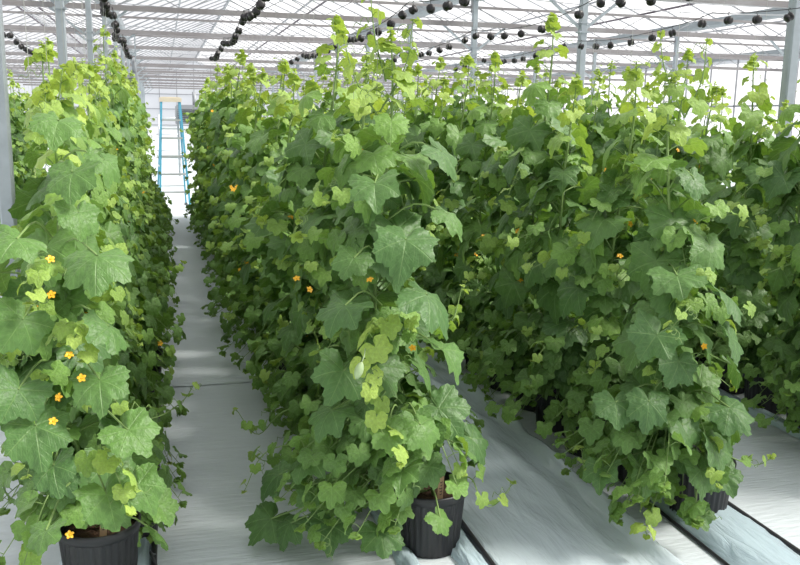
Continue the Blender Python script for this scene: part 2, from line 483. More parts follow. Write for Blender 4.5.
bumpf = lambda g: np.clip(np.sin(np.clip(g, 0, 1) * pi), 0, 1) ** 0.6
for key in ('L', 'M', 'R', 'R2', 'R3'):
    x0, wx, y0, n, words = ROWS[key]
    for side, a, c in ((0, -0.155, -0.075), (1, 0.055, 0.155)) if key != 'R' else ((1, -0.13, 0.165),):
        b = MB()
        v, f = crumple(x0 + a, x0 + c, 1.4, 8.0, 12, 150, 0.028 if key != 'R' else 0.05, 0.016, 11 + side + len(key), bumpf)
        b.add(v, f)
        tag(link('film_strip', b.mesh('film_strip', [M['tray']], True)),
            'bluish plastic strip under the %s%s' % (words, '' if key == 'R' else [', left of the pots', ', right of the pots'][side]), 'plastic strip', 'bluish plastic strips under the pots')
    b = MB()
    ys = np.linspace(1.4, 14.0, 60)
    b.tube(np.stack([x0 + 0.175 + 0.006 * np.sin(ys * 1.7), ys, np.full(60, 0.013)], 1), 0.012, 8)
    tag(link('black_pipe', b.mesh('black_pipe', [M['blackpipe']], True)), 'black pipe lying on the floor right of the pots, ' + words, 'pipe', 'black pipes along the rows')
b = MB(); ys = np.linspace(1.4, 8, 40)
b.tube(np.stack([np.full(40, 1.885), ys, np.full(40, 0.008)], 1), 0.007, 6)
tag(link('drip_hose', b.mesh('drip_hose', [M['blackpipe']], True)), 'thin black hose left of the bluish strip under the right row', 'hose')
b = MB()
b.tube(curve_pts([(-0.115, 2.98, 0.012), (-0.125, 2.90, 0.06), (-0.125, 2.80, 0.115), (-0.10, 2.70, 0.10), (-0.065, 2.62, 0.03), (-0.05, 2.5, 0.006)], 30), 0.005, 6)
tag(link('drip_tube', b.mesh('drip_tube', [M['blackpipe']], True)), 'thin black drip tube looping beside the front left pot', 'tube')

# clear film on the aisle between the middle and right rows
v, f = crumple(1.075, 1.70, 1.5, 7.5, 44, 170, 0.016, 0.012, 5, lambda g: 0.35 + 0.5 * g + 3.2 * np.exp(-((g - 0.965) / 0.05) ** 2) + 0.9 * np.exp(-((g - 0.72) / 0.06) ** 2))
b = MB(); b.add(v, f)
tag(link('plastic_film', b.mesh('plastic_film', [M['film']], True)), 'creased sheet of clear plastic film on the floor right of the middle row', 'plastic film')
# second ground sheet lapped onto the path further back
b = MB(); gx = np.linspace(-0.20, 0.60, 12)
v, f = crumple(-0.22, 0.70, 5.0, 15.2, 14, 90, 0.006, 0.004, 9, lambda g: 1 + 0 * g); b.add(v, f)
tag(link('ground_sheet', b.mesh('ground_sheet', [M['sheet']], True)), 'white ground sheet lapped over the path further back between the left and middle rows', 'ground sheet')
#__PLANTS__
# ------------------------------------------------------------------ melon plants
def leaf_template(seg, rings, seed):
    r = np.random.default_rng(seed)
    th = np.linspace(-pi, pi, seg, endpoint=False)
    cen = np.array([0, 0.96, -0.96, 1.95, -1.95])
    amp = np.array([1.0, 0.93, 0.93, 0.80, 0.80]) * r.uniform(0.93, 1.07, 5)
    w = np.clip(1 - np.abs(th[:, None] - cen[None]) / 0.50, 0, 1) ** 0.85 * amp
    R = 0.72 + 0.27 * w.max(1) - 0.02
    notch = np.clip((pi - np.abs(th)) / 0.48, 0, 1)
    R = R * (0.14 + 0.86 * notch ** 0.6)
    R *= 1 + 0.034 * np.where(np.arange(seg) % 2, 1, -1) + r.normal(0, 0.012, seg)
    fr = np.linspace(0, 1, rings + 1)[1:] ** 0.85
    pts, uv = [np.zeros(3)], [np.zeros(2)]
    droop = r.uniform(0.10, 0.30); cup = r.uniform(-0.16, 0.10); ph = r.uniform(0, 6, 3); fold = r.uniform(0.0, 0.25)
    for q in fr:
        x, y = R * q * np.sin(th), R * q * np.cos(th)
        vein = np.cos(th * pi / 0.48)                       # +1 on the veins
        z = -0.03 * q ** 2 * vein - droop * q ** 2 * (0.35 + 0.65 * np.clip(np.cos(th), -0.3, 1)) + cup * q ** 2 * 0.6
        z += fold * np.abs(x) * 0.5
        z += 0.06 * q ** 2 * np.sin(3 * th + ph[0]) + 0.05 * q ** 3 * np.sin(7 * th + ph[1]) + 0.03 * q ** 4 * np.sin(13 * th + ph[2])
        pts.append(np.stack([x, y, z], 1)); uv.append(np.stack([x, y], 1))
    v = np.vstack([pts[0][None]] + pts[1:]); u = np.vstack([uv[0][None]] + uv[1:])
    f = [(0, 1 + j, 1 + (j + 1) % seg) for j in range(seg)]
    for k in range(rings - 1):
        a, c = 1 + k * seg, 1 + (k + 1) * seg
        f += [(a + j, a + (j + 1) % seg, c + (j + 1) % seg, c + j)[::-1] for j in range(seg)]
    f = [tuple(q[::-1]) for q in f]
    return v, f, u

BIG = [leaf_template(56, 4, 100 + i) for i in range(9)]
MEDL = [leaf_template(28, 3, 200 + i) for i in range(8)]
SMALL = [leaf_template(20, 2, 300 + i) for i in range(8)]

def put_leaf(mb, rnd, base, az, drop, s, age, twist=0.0, tmpl=None):
    """blade attached at base; tip points along azimuth az, dropped by `drop` radians below level"""
    if tmpl is None: tmpl = BIG if s > 0.07 else (MEDL if s > 0.035 else SMALL)
    v, f, u = tmpl[rnd.integers(len(tmpl))]
    o = np.array((cos(az), sin(az), 0.0)); up = np.array((0, 0, 1.0))
    tip = o * cos(drop) - up * sin(drop); nor = o * sin(drop) + up * cos(drop)
    side = np.cross(tip, nor)
    if twist:
        side, nor = side * cos(twist) + nor * sin(twist), nor * cos(twist) - side * sin(twist)
    W = np.stack([side, tip, nor], 0)
    v = v.copy()
    v[:, 0] *= rnd.uniform(0.86, 1.12)
    v[:, 2] -= rnd.uniform(0.10, 0.65) * np.clip(v[:, 1], 0, 2) ** 2 + rnd.uniform(-0.1, 0.35) * v[:, 0] ** 2 * 0.8 + rnd.normal(0, 0.12) * v[:, 0] * v[:, 1]
    v[:, 2] += rnd.uniform(-0.15, 0.30) * np.abs(v[:, 0])
    mb.add(base + (v * s) @ W, f, 0, u, np.clip(age + rnd.normal(0, 0.05), 0, 1))

def petiole_leaf(mb, rnd, node, az, plen, rise, s, age, drop, twist=0.0):
    o = np.array((cos(az), sin(az), 0.0))
    end = node + o * plen * cos(rise) + np.array((0, 0, plen * sin(rise)))
    mid = (node + end) / 2 + np.array((0, 0, 0.12 * plen))
    mb.tube(curve_pts([node, mid, end], 5), [max(0.0012, 0.028 * s)] * 5, 4, 1, False, age=0.6)
    put_leaf(mb, rnd, end, az, drop, s, age, twist)
    return end

def tendril(mb, rnd, p, az, L=0.09):
    t = np.linspace(0, 1, 16); rad = 0.014 * (1 - 0.4 * t)
    c = np.array((cos(az), sin(az), 0)); e = np.array((-sin(az), cos(az), 0))
    pts = p + t[:, None] * L * c + (rad * np.sin(t * 14))[:, None] * e + ((rad * np.cos(t * 14) - 0.014) + 0.03 * t - 0.05 * t * t)[:, None] * np.array((0, 0, 1))
    mb.tube(pts, 0.0012, 4, 1, False)

def shoot(mb, rnd, pts, n, s0, s1, a0, a1, r0=0.0035, tend=0.35):
    """a trailing side shoot: stem through pts with alternating leaves shrinking towards its tip"""
    c = curve_pts(pts, 18)
    mb.tube(c, np.linspace(r0, 0.0014, 18), 5, 1)
    flowers = []
    for i in range(n):
        t = (i + 0.7) / n; k = t * 17; j = min(int(k), 16)
        p = c[j] + (c[j + 1] - c[j]) * (k - j)
        d = c[j + 1] - c[j]; az = math.atan2(d[1], d[0]) + (1 if i % 2 else -1) * rnd.uniform(0.5, 1.3)
        s = s0 + (s1 - s0) * t; age = a0 + (a1 - a0) * t
        petiole_leaf(mb, rnd, p, az, s * rnd.uniform(0.6, 1.1), rnd.uniform(0.2, 0.9), s * rnd.uniform(0.85, 1.15), age, rnd.uniform(0.2, 1.0), rnd.normal(0, 0.3))
        if rnd.random() < tend: tendril(mb, rnd, p, az + 2.0, rnd.uniform(0.05, 0.11))
        flowers.append(p)
    for q in range(3):                                     # unopened leaves at the tip
        put_leaf(mb, rnd, c[-1], rnd.uniform(0, 6.3), rnd.uniform(-0.9, 0.3), s1 * 0.55, min(1, a1 + 0.15))
    return flowers

def grow(seed, H, lean=(0, 0), dens=1.0, low=0.12, both=True, skirt=27, big=1.0, zmin=0.24, reach=(0.14, 0.42)):
    """one climbing melon plant: returns foliage, stem meshes and flower spots (local to the pot base)"""
    rnd = np.random.default_rng(seed)
    leaves, stem = MB(), MB()
    zs = np.linspace(0.19, H, 26)
    u = (zs - 0.19) / (H - 0.19)
    path = np.stack([lean[0] * np.clip(u * 2.6, 0, 1) + 0.02 * np.sin(zs * 5 + rnd.uniform(0, 6)), lean[1] * u + 0.02 * np.sin(zs * 4 + rnd.uniform(0, 6)), zs], 1)
    stem.tube(path, np.interp(u, [0, 0.8, 1], [0.0075, 0.0055, 0.002]), 7, 0)
    at = lambda z: np.array([np.interp(z, zs, path[:, k]) for k in range(3)])
    z = zmin; az = rnd.uniform(0, 6.28); spots = []
    while z < H - 0.01:
        top = H - z
        k = min(1.0, 0.12 + top / 0.62)
        s = (0.112 + rnd.normal(0, 0.014)) * k * big * (0.9 if z < 0.4 else 1)
        s = max(s, 0.012)
        age = np.clip(0.95 - top / 0.60, 0.0, 1) + rnd.uniform(0, 0.18)
        if top < 0.25: age = rnd.uniform(0.75, 1.0)
        drop = rnd.uniform(0.25, 1.05) * (0.25 + 0.75 * k)
        plen = (0.07 + 0.10 * rnd.random()) * (0.25 + 0.75 * k)
        petiole_leaf(leaves, rnd, at(z), az, plen, rnd.uniform(0.1, 0.9), s, age, drop, rnd.normal(0, 0.25))
        az += 2.4 + rnd.normal(0, 0.35)
        z += (0.042 if top > 0.6 else 0.052 if top > 0.3 else 0.036) / dens
    # side shoots
    nl = int(17 * dens)
    for i in range(nl):
        z = rnd.uniform(zmin + 0.02, H - 0.48); a = rnd.uniform(0, 6.28)
        L = rnd.uniform(0.16, 0.36); o = np.array((cos(a), sin(a), 0)); p = at(z)
        dz = rnd.uniform(-0.16, 0.12) - (0.10 if z < 0.6 else 0)
        if rnd.random() < 0.30: o = o * 0.8; dz = 0.16
        e = p + o * L + np.array((0, 0, dz)); e[2] = max(e[2], 0.05)
        fl = shoot(leaves, rnd, [p, p + o * L * 0.5 + np.array((0, 0, 0.06 + dz * 0.3)), e], 5, 0.085, 0.030, 0.08, 0.75)
        spots += fl[1:4]
    # low leaves hiding the pot on the aisle side
    for i in range(int(skirt * dens)):
        a = rnd.uniform(0, 6.28) if rnd.random() < (0.4 if both else 0.0) else pi + rnd.normal(0, 0.8)
        if not both: pass
        elif rnd.random() < 0.5: a = a + pi
        p = at(0.28 + 0.27 * rnd.random())
        q = rnd.uniform(*reach)
        e = p + np.array((cos(a) * q, sin(a) * q, rnd.uniform(-0.30, -0.10))); e[2] = max(e[2], low * rnd.uniform(0.5, 1.2))
        shoot(leaves, rnd, [p, (p + e) / 2 + np.array((0, 0, 0.08)), e], 5, 0.085, 0.045, 0.0, 0.35, tend=0.1)
    # upright growing tip
    for q in range(6):
        put_leaf(leaves, rnd, path[-1] - np.array((0, 0, 0.012 * q)), rnd.uniform(0, 6.3), rnd.uniform(-1.2, -0.3), 0.016 + 0.006 * q, 1.0)
    for q in range(5): tendril(leaves, rnd, at(H - 0.1 - 0.12 * q), rnd.uniform(0, 6.28), 0.10)
    return leaves, stem, spots

# shared part meshes
b = MB()
b.lathe([(0.10, 0.0), (0.112, 0.004), (0.113, 0.012, 1), (0.129, 0.205, 1), (0.131, 0.212), (0.135, 0.214), (0.137, 0.24), (0.134, 0.246), (0.128, 0.244), (0.125, 0.20), (0.106, 0.02)], 120, ribs=30, ramp=0.045, cap=True)
POT = b.mesh('pot', [M['pot']], True)
b = MB(); b.lathe([(0.05, 0.208), (0.10, 0.204), (0.1245, 0.199), (0.118, 0.15)], 28); SOIL = b.mesh('potting_soil', [M['soil']], True)
b = MB()
for k in range(5):
    a = k * 2 * pi / 5; c, s = cos(a), sin(a)
    prof = [(0.003, 0.0035, 0.0), (0.010, 0.0075, 0.003), (0.017, 0.0075, 0.004), (0.023, 0.002, 0.001)]
    v = []
    for r_, w_, h_ in prof: v += [(r_ * c + w_ * s, r_ * s - w_ * c, h_ + 0.002), (r_ * c, r_ * s, h_), (r_ * c - w_ * s, r_ * s + w_ * c, h_ + 0.002)]
    f = []
    for j in range(3):
        for q in range(2): f.append((3 * j + q, 3 * j + q + 3, 3 * j + q + 4, 3 * j + q + 1))
    b.add(v, f)
b.lathe([(0.002, -0.004), (0.005, 0.001), (0.004, 0.006), (0.001, 0.008)], 8)
FLOWER = b.mesh('flower', [M['petal']], True)

def finish(me_leaf, me_stem): return me_leaf.mesh('foliage', [M['leaf'], M['stem']], True), me_stem.mesh('stem', [M['stem']], True)

VAR = []
for i in range(12):
    H = [1.84, 1.92, 1.78, 1.98, 1.88, 2.03, 1.82, 1.95, 1.90, 1.86, 1.99, 1.80][i]
    lf, st, spots = grow(40 + i, H, (-0.24, 0), 1.0)
    fo, sm = finish(lf, st)
    VAR.append((fo, sm, spots, H))
FARV = []
for i in range(6):                                           # taller ones for further along
    lf, st, spots = grow(70 + i, [2.02, 2.10, 1.98, 2.06, 2.0, 2.12][i], (-0.24, 0), 0.95)
    fo, sm = finish(lf, st); FARV.append((fo, sm, spots, 2.0))

PLANTS = 'melon plants trained up strings in rows'
def plant_root(x, y, label): return thing('melon_plant', (x, y, 0), label, 'plant', PLANTS)
def add_flowers(root, spots, n, rnd, off=0.0):
    if not spots: return
    for j in rnd.permutation(len(spots))[:n]:
        p = np.array(spots[j]); o = link('flower', FLOWER, root, (p[0], p[1], p[2] + 0.005))
        o.rotation_euler = (rnd.uniform(0.5, 1.4), rnd.uniform(-0.4, 0.4), rnd.uniform(-1.0, 1.0)); o.scale = (0.62,) * 3

def stake(root, x, y, z, lean, hgt, rz=0):
    b = MB(); w = 0.011
    pr = [(-w, 0), (w, 0), (w, hgt - 0.012), (w * 0.6, hgt - 0.003), (0, hgt), (-w * 0.6, hgt - 0.003), (-w, hgt - 0.012)]
    k = len(pr)
    b.add([(p, -0.0012, q) for p, q in pr] + [(p, 0.0012, q) for p, q in pr], [tuple(range(k)), tuple(range(2 * k - 1, k - 1, -1))] + [(j + k, (j + 1) % k + k, (j + 1) % k, j) for j in range(k)])
    o = link('plant_label', b.mesh('plant_label', [M['stake']]), root, (x, y, z)); o.rotation_euler = (lean, 0.08, rz)
    o['label'] = 'tan wooden plant label pushed into the soil'
    b = MB()
    for j in range(5): b.box((0.001 * (j % 2), -0.0015, hgt * 0.38 + j * 0.011), (0.006 + 0.003 * (j % 3), 0.0004, 0.003)); b.box((0.004, -0.0015, hgt * 0.40 + j * 0.011), (0.0015, 0.0004, 0.007))
    link('handwriting', b.mesh('handwriting', [M['ink']]), o)

HERO = {}
def hero(key, seed, H, lean, leaf_list, shoots, fruit=None, flowers=(), stk=None, dens=1.0, low=0.14, big=1.05, skirt=9, **kw):
    x0, wx, y0, n, words = ROWS[key]
    root = plant_root(x0, y0, HERO_LABEL[key])
    lf, st, spots = grow(seed, H, lean, dens, low=low, big=big, both=False, skirt=skirt, **kw)
    rnd = np.random.default_rng(seed + 5)
    for (X, Y, Z, s, drop, daz, age) in leaf_list:           # the large leaves at the front
        e = np.array((X - x0, Y - y0, Z))
        u = np.clip((Z - 0.19) / (H - 0.19), 0.02, 1)
        node = np.array((lean[0] * min(1, u * 2.6), lean[1] * u, max(0.22, Z - 0.05)))
        mid = (e + node) / 2 + np.array((0, 0, 0.05))
        lf.tube(curve_pts([node, mid, e], 7), 0.0032, 5, 1, False)
        v, f, u_ = BIG[rnd.integers(9)]
        put_leaf(lf, rnd, e, -pi / 2 + daz * 1.2 + rnd.normal(0, 0.3), drop * rnd.uniform(0.25, 0.75), s * rnd.uniform(0.82, 1.02), age, rnd.normal(0, 0.3), BIG)
    fo, sm = finish(lf, st)
    link('pot', POT, root); link('potting_soil', SOIL, root)
    link('stem', sm, root); link('foliage', fo, root)
    for (pts, nn, s0, s1, a0, a1) in shoots:
        mb = MB(); shoot(mb, rnd, [np.array(p) - np.array((x0, y0, 0)) for p in pts], nn, s0, s1, a0, a1)
        link('side_shoot', mb.mesh('side_shoot', [M['leaf'], M['stem']], True), root)
    for p in flowers:
        o = link('flower', FLOWER, root, (p[0] - x0, p[1] - y0, p[2])); o.rotation_euler = (rnd.uniform(0.5, 1.3), rnd.uniform(-.8, .8), rnd.uniform(-.9, .9)); o.scale = (0.55,) * 3
    add_flowers(root, spots, 5, rnd)
    if fruit is not None:
        mb = MB(); t = np.linspace(0, 1, 10)
        mb.lathe([(max(0.0015, 0.014 * sin(pi * q) ** 0.6), 0.058 * q) for q in t], 14)
        mb.tube([(0, 0, 0.056), (0.004, 0.01, 0.075), (0.012, 0.05, 0.085)], 0.0022, 5)
        o = link('young_fruit', mb.mesh('young_fruit', [M['fruit']], True), root, (fruit[0] - x0, fruit[1] - y0, fruit[2])); o.rotation_euler = (0.1, 0.3, 0)
        o['label'] = 'small pale green young melon'
    if stk: stake(root, *stk)
    return root

HERO_LABEL = {
    'L': 'front melon plant of the left row, in a black pot with a tan label',
    'M': 'front melon plant of the middle row, its ribbed black pot in full view',
    'R': 'front melon plant of the right row, pot hidden behind its leaves',
}
hero('M', 501, 1.86, (-0.20, -0.04), [
    (0.673, 2.50, 1.215, 0.135, 1.05, -0.25, 0.05), (0.735, 2.47, 1.045, 0.135, 1.1, 0.15, 0.03), (0.80, 2.50, 0.86, 0.125, 1.25, 0.6, 0.08),
    (0.82, 2.62, 1.48, 0.105, 0.9, 0.5, 0.12), (0.84, 2.60, 1.28, 0.09, 1.1, 0.7, 0.15), (0.596, 2.60, 1.38, 0.11, 1.0, -0.3, 0.08),
    (0.507, 2.62, 0.99, 0.11, 0.9, -0.6, 0.02), (0.54, 2.64, 1.14, 0.10, 1.0, -0.5, 0.05), (0.74, 2.53, 0.60, 0.095, 1.1, 0.1, 0.15),
    (0.69, 2.55, 0.44, 0.10, 1.0, -0.1, 0.10), (0.645, 2.66, 0.17, 0.10, 0.75, -0.3, 0.05), (0.85, 2.63, 0.215, 0.078, 1.9, 0.2, 0.22),
    (1.00, 2.74, 0.45, 0.105, 1.0, 0.9, 0.0), (0.95, 2.68, 0.44, 0.07, 0.9, 0.8, 0.1), (0.363, 2.88, 0.13, 0.10, 0.7, -0.9, 0.0), (0.437, 2.86, 0.28, 0.09, 0.8, -0.6, 0.05),
    (0.30, 2.95, 0.12, 0.11, 0.8, -0.8, 0.0), (0.34, 3.02, 0.26, 0.11, 0.8, -0.9, 0.0), (0.50, 2.80, 0.14, 0.10, 0.8, -0.4, 0.0), (0.42, 2.80, 0.42, 0.11, 0.9, -0.7, 0.0), (0.476, 2.68, 0.62, 0.10, 0.9, -0.5, 0.02), (0.51, 2.66, 0.76, 0.11, 0.95, -0.4, 0.0), (0.62, 2.50, 0.60, 0.085, 0.9, -0.1, 0.3)],
    [([(0.93, 2.82, 0.26), (1.00, 2.74, 0.30), (1.03, 2.70, 0.22), (1.09, 2.71, 0.20), (1.175, 2.75, 0.26)], 6, 0.05, 0.028, 0.35, 0.9),
     ([(0.70, 2.70, 0.86), (0.79, 2.58, 0.88), (0.876, 2.63, 0.92), (0.925, 2.68, 1.03)], 5, 0.045, 0.02, 0.3, 0.85),
     ([(0.70, 2.72, 0.90), (0.60, 2.55, 0.90), (0.55, 2.48, 0.82), (0.56, 2.46, 0.74)], 7, 0.065, 0.035, 0.75, 1.0),
     ([(0.70, 2.72, 0.70), (0.60, 2.55, 0.66), (0.62, 2.48, 0.56), (0.66, 2.47, 0.50)], 6, 0.06, 0.03, 0.6, 1.0),
     ([(0.75, 2.84, 0.25), (0.58, 2.88, 0.22), (0.46, 2.90, 0.16), (0.37, 2.98, 0.22)], 7, 0.07, 0.03, 0.05, 0.6),
     ([(0.68, 2.80, 1.70), (0.65, 2.84, 1.85), (0.64, 2.88, 2.03)], 7, 0.055, 0.022, 0.75, 1.0),
     ([(0.66, 2.80, 1.60), (0.74, 2.78, 1.75), (0.77, 2.80, 1.90)], 7, 0.055, 0.022, 0.7, 1.0),
     ([(0.66, 2.80, 1.58), (0.57, 2.76, 1.70), (0.53, 2.78, 1.84)], 7, 0.055, 0.022, 0.7, 1.0)],
    fruit=(0.505, 2.44, 0.80), flowers=[(0.565, 2.52, 1.09), (0.70, 2.50, 0.87)], stk=(0.01, -0.08, 0.17, -0.12, 0.17), low=0.14, skirt=34, zmin=0.48, reach=(0.16, 0.50))
hero('L', 502, 1.66, (-0.08, -0.05), [
    (-0.4, 2.4, 0.74, 0.129, 0.95, -0.2, 0.02), (-0.36, 2.4, 0.62, 0.103, 1, 0.1, 0.03), (-0.22, 2.44, 1.2, 0.107, 1.1, 0.2, 0.1),
    (-0.28, 2.54, 1.42, 0.099, 1.1, 0, 0.12), (-0.2, 2.44, 1, 0.095, 1.1, 0.3, 0.1), (-0.16, 2.42, 0.7, 0.095, 0.9, 0.5, 0.2),
    (-0.225, 2.4, 0.52, 0.099, 1, 0.1, 0.18), (-0.14, 2.45, 0.52, 0.095, 1, 0.6, 0.18), (-0.385, 2.36, 0.45, 0.082, 0.8, -0.2, 0.1),
    (-0.42, 2.44, 1.25, 0.103, 1.1, -0.4, 0.05), (-0.42, 2.44, 1.03, 0.103, 1, -0.5, 0.05), (-0.31, 2.54, 1.56, 0.095, 1, -0.1, 0.15),
    (-0.09, 2.64, 0.36, 0.077, 1.1, 0.9, 0.2), (-0.1, 2.7, 0.24, 0.073, 1.2, 0.8, 0.15), (-0.27, 2.52, 1.31, 0.086, 1, 0.1, 0.1), (-0.23, 2.43, 0.85, 0.103, 0.95, 0.2, 0.12),
    (-0.44, 2.42, 0.84, 0.103, 1, -0.5, 0.02), (-0.2, 2.6, 1.45, 0.086, 1, 0.4, 0.15)],
    [([(-0.35, 2.78, 1.55), (-0.33, 2.80, 1.64), (-0.32, 2.84, 1.72)], 7, 0.06, 0.022, 0.6, 1.0),
     ([(-0.36, 2.72, 1.50), (-0.36, 2.70, 1.57), (-0.36, 2.72, 1.64)], 7, 0.06, 0.025, 0.6, 1.0),
     ([(-0.30, 2.60, 0.55), (-0.22, 2.45, 0.60), (-0.18, 2.38, 0.54), (-0.16, 2.37, 0.47)], 7, 0.055, 0.03, 0.6, 1.0),
     ([(-0.30, 2.60, 0.95), (-0.30, 2.46, 0.98), (-0.27, 2.40, 0.92)], 6, 0.05, 0.03, 0.5, 0.95),
     ([(-0.34, 2.62, 1.15), (-0.37, 2.48, 1.16), (-0.40, 2.42, 1.08)], 6, 0.055, 0.03, 0.4, 0.9)],
    flowers=[(-0.335, 2.40, 1.20), (-0.34, 2.42, 1.10), (-0.30, 2.38, 0.94), (-0.27, 2.36, 0.88), (-0.33, 2.36, 0.83), (-0.35, 2.37, 0.76), (-0.325, 2.36, 0.43)], stk=(0.015, -0.10, 0.17, -0.15, 0.21), low=0.22, dens=1.05)
hero('R', 503, 1.76, (-0.26, -0.04), [
    (1.85, 2.64, 1.15, 0.125, 1.05, 0.2, 0.03), (1.89, 2.58, 0.98, 0.135, 1.0, 0.2, 0.0), (1.90, 2.54, 0.83, 0.11, 1.2, 0.4, 0.03),
    (1.61, 2.56, 0.85, 0.125, 1.0, -0.3, 0.0), (1.59, 2.55, 0.61, 0.11, 1.0, -0.3, 0.0), (1.50, 2.62, 0.59, 0.10, 0.9, -0.5, 0.0),
    (1.92, 2.54, 0.565, 0.11, 1.1, 0.5, 0.0), (1.87, 2.54, 0.42, 0.11, 1.1, 0.2, 0.05), (1.82, 2.54, 0.33, 0.095, 1.1, 0.0, 0.05),
    (1.925, 2.56, 0.30, 0.10, 1.2, 0.4, 0.0), (1.83, 2.56, 0.16, 0.085, 0.9, 0.0, 0.05), (1.80, 2.70, 1.39, 0.11, 1.0, 0.0, 0.05),
    (1.50, 2.68, 0.31, 0.10, 0.8, -0.4, 0.0), (1.64, 2.62, 0.31, 0.10, 0.9, -0.2, 0.0), (1.72, 2.58, 0.74, 0.11, 1.0, 0.0, 0.0), (1.70, 2.60, 1.05, 0.115, 1.0, -0.2, 0.0), (1.75, 2.57, 0.50, 0.11, 1.0, 0.0, 0.0),
    (1.98, 2.62, 0.70, 0.10, 1.2, 0.8, 0.0), (2.0, 2.64, 0.46, 0.09, 1.2, 0.8, 0.0)],
    [([(1.95, 2.75, 0.38), (2.06, 2.74, 0.30), (2.16, 2.74, 0.25), (2.24, 2.75, 0.225), (2.309, 2.75, 0.25)], 6, 0.045, 0.022, 0.2, 0.9),
     ([(1.75, 2.75, 0.35), (1.62, 2.85, 0.30), (1.53, 2.85, 0.22), (1.515, 2.88, 0.32)], 6, 0.06, 0.022, 0.1, 0.9),
     ([(1.80, 2.75, 0.3), (1.70, 2.62, 0.22), (1.62, 2.55, 0.14), (1.59, 2.50, 0.12)], 6, 0.06, 0.03, 0.2, 0.95),
     ([(1.80, 2.65, 0.9), (1.72, 2.54, 0.95), (1.62, 2.50, 0.88)], 5, 0.045, 0.025, 0.3, 0.9),
     ([(1.80, 2.78, 1.60), (1.72, 2.80, 1.76), (1.71, 2.84, 1.90)], 7, 0.05, 0.02, 0.6, 1.0),
     ([(1.80, 2.78, 1.60), (1.86, 2.78, 1.74), (1.88, 2.80, 1.88)], 7, 0.05, 0.02, 0.6, 1.0)],
    flowers=[(1.80, 2.55, 0.80)], low=0.12, skirt=36, reach=(0.15, 0.52))

EXTRA_SHOOTS = {  # (row, index): trailing shoots reaching into the aisle
    ('M', 1): [([(0.70, 3.25, 0.30), (0.45, 3.22, 0.30), (0.30, 3.18, 0.28), (0.216, 3.10, 0.17)], 7, 0.06, 0.025, 0.05, 0.75)],
    ('M', 2): [([(0.68, 3.5, 0.40), (0.42, 3.44, 0.36), (0.30, 3.4, 0.28), (0.212, 3.4, 0.40)], 7, 0.055, 0.022, 0.1, 0.8),
               ([(0.70, 3.55, 0.25), (0.50, 3.5, 0.18), (0.35, 3.42, 0.15), (0.27, 3.4, 0.2)], 6, 0.06, 0.025, 0.1, 0.7)],
    ('L', 1): [([(-0.25, 3.2, 0.45), (-0.10, 3.25, 0.44), (0.0, 3.3, 0.48), (0.05, 3.3, 0.55)], 5, 0.045, 0.022, 0.2, 0.8)],
    ('M', 6): [([(0.65, 5.0, 0.5), (0.40, 5.0, 0.5), (0.28, 5.0, 0.42)], 6, 0.06, 0.025, 0.1, 0.8)],
    ('L', 7): [([(-0.30, 5.3, 0.6), (-0.05, 5.3, 0.62), (0.06, 5.3, 0.7)], 6, 0.06, 0.025, 0.1, 0.8)],
}
prnd = np.random.default_rng(77)
for key, (x0, wx, y0, n, words) in ROWS.items():
    for i in range(n):
        if key in HERO_LABEL and i == 0: continue
        y = y0 + SP * i
        far = y > 6.5
        root = plant_root(x0 + {'L': 0.06, 'M': -0.17 * min(1, (i - 1) / 2), 'R': -0.12 * min(1, i / 2)}.get(key, 0) + prnd.normal(0, 0.012), y + prnd.normal(0, 0.02), 'melon plant, %s from the front in the %s' % (ordinal(i + 1), words))
        pool = FARV + VAR[3:6] if far and prnd.random() < 0.75 else VAR
        if y < 4.5: pool = [q for q in VAR if q[3] < (1.87 if key == 'L' else 2.0)]
        fo, sm, spots, H = pool[prnd.integers(len(pool))]
        if key != 'L2': link('pot', POT, root); link('potting_soil', SOIL, root)
        else: link('pot', POT, root)
        turn = prnd.uniform(-0.45, 0.45); sy = prnd.choice([-1, 1]); k = prnd.uniform(0.95, 1.04)
        kx = 0.80 if key == 'L' else 1.0
        shear = {'M': 0.10, 'R': 0.07}.get(key, 0.0) * min(1.0, i / 2)
        for nm, me in (('stem', sm), ('foliage', fo)):
            o = link(nm, me, root)
            o.matrix_local = Matrix(((1, 0, shear, 0), (0, 1, 0, 0), (0, 0, 1, 0), (0, 0, 0, 1))) @ Matrix.Rotation(turn, 4, 'Z') @ Matrix.Diagonal((k * kx, k * sy, k, 1))
        mw = o.matrix_local
        if y < 8.0 and key in ('L', 'M', 'R', 'R2'):
            sp = [mw @ Vector(p) for p in spots]
            add_flowers(root, [tuple(p) for p in sp], 4, prnd)
        for (pts, nn, s0, s1, a0, a1) in EXTRA_SHOOTS.get((key, i), ()):
            mb = MB(); shoot(mb, prnd, [np.array(p) - np.array(root.location) for p in pts], nn, s0, s1, a0, a1)
            link('side_shoot', mb.mesh('side_shoot', [M['leaf'], M['stem']], True), root)
#__REELS__
# ------------------------------------------------------------------ string reels hanging on wires above the rows
b = MB()
b.lathe([(0.010, -0.030), (0.023, -0.028), (0.030, -0.020), (0.031, -0.010), (0.025, -0.004), (0.025, 0.004), (0.031, 0.010), (0.030, 0.020), (0.023, 0.028), (0.010, 0.030)], 16)
SPOOL = b.mesh('spool', [M['reel']], True)
b = MB()
t = np.linspace(0, 1.5 * pi, 14)
b.tube([(0, 0, 0.026)] + [(0, 0.011 * sin(a), 0.052 - 0.011 * cos(a)) for a in t], 0.0022, 5); HOOK = b.mesh('hook', [M['wire']], True)
TW = {}
def twine(L):
    L = round(L, 1)
    if L not in TW:
        b = MB(); b.tube([(0, 0, 0), (0.003, 0, -L / 2), (0, 0, -L)], 0.0009, 4); TW[L] = b.mesh('twine', [M['twine']])
    return TW[L]

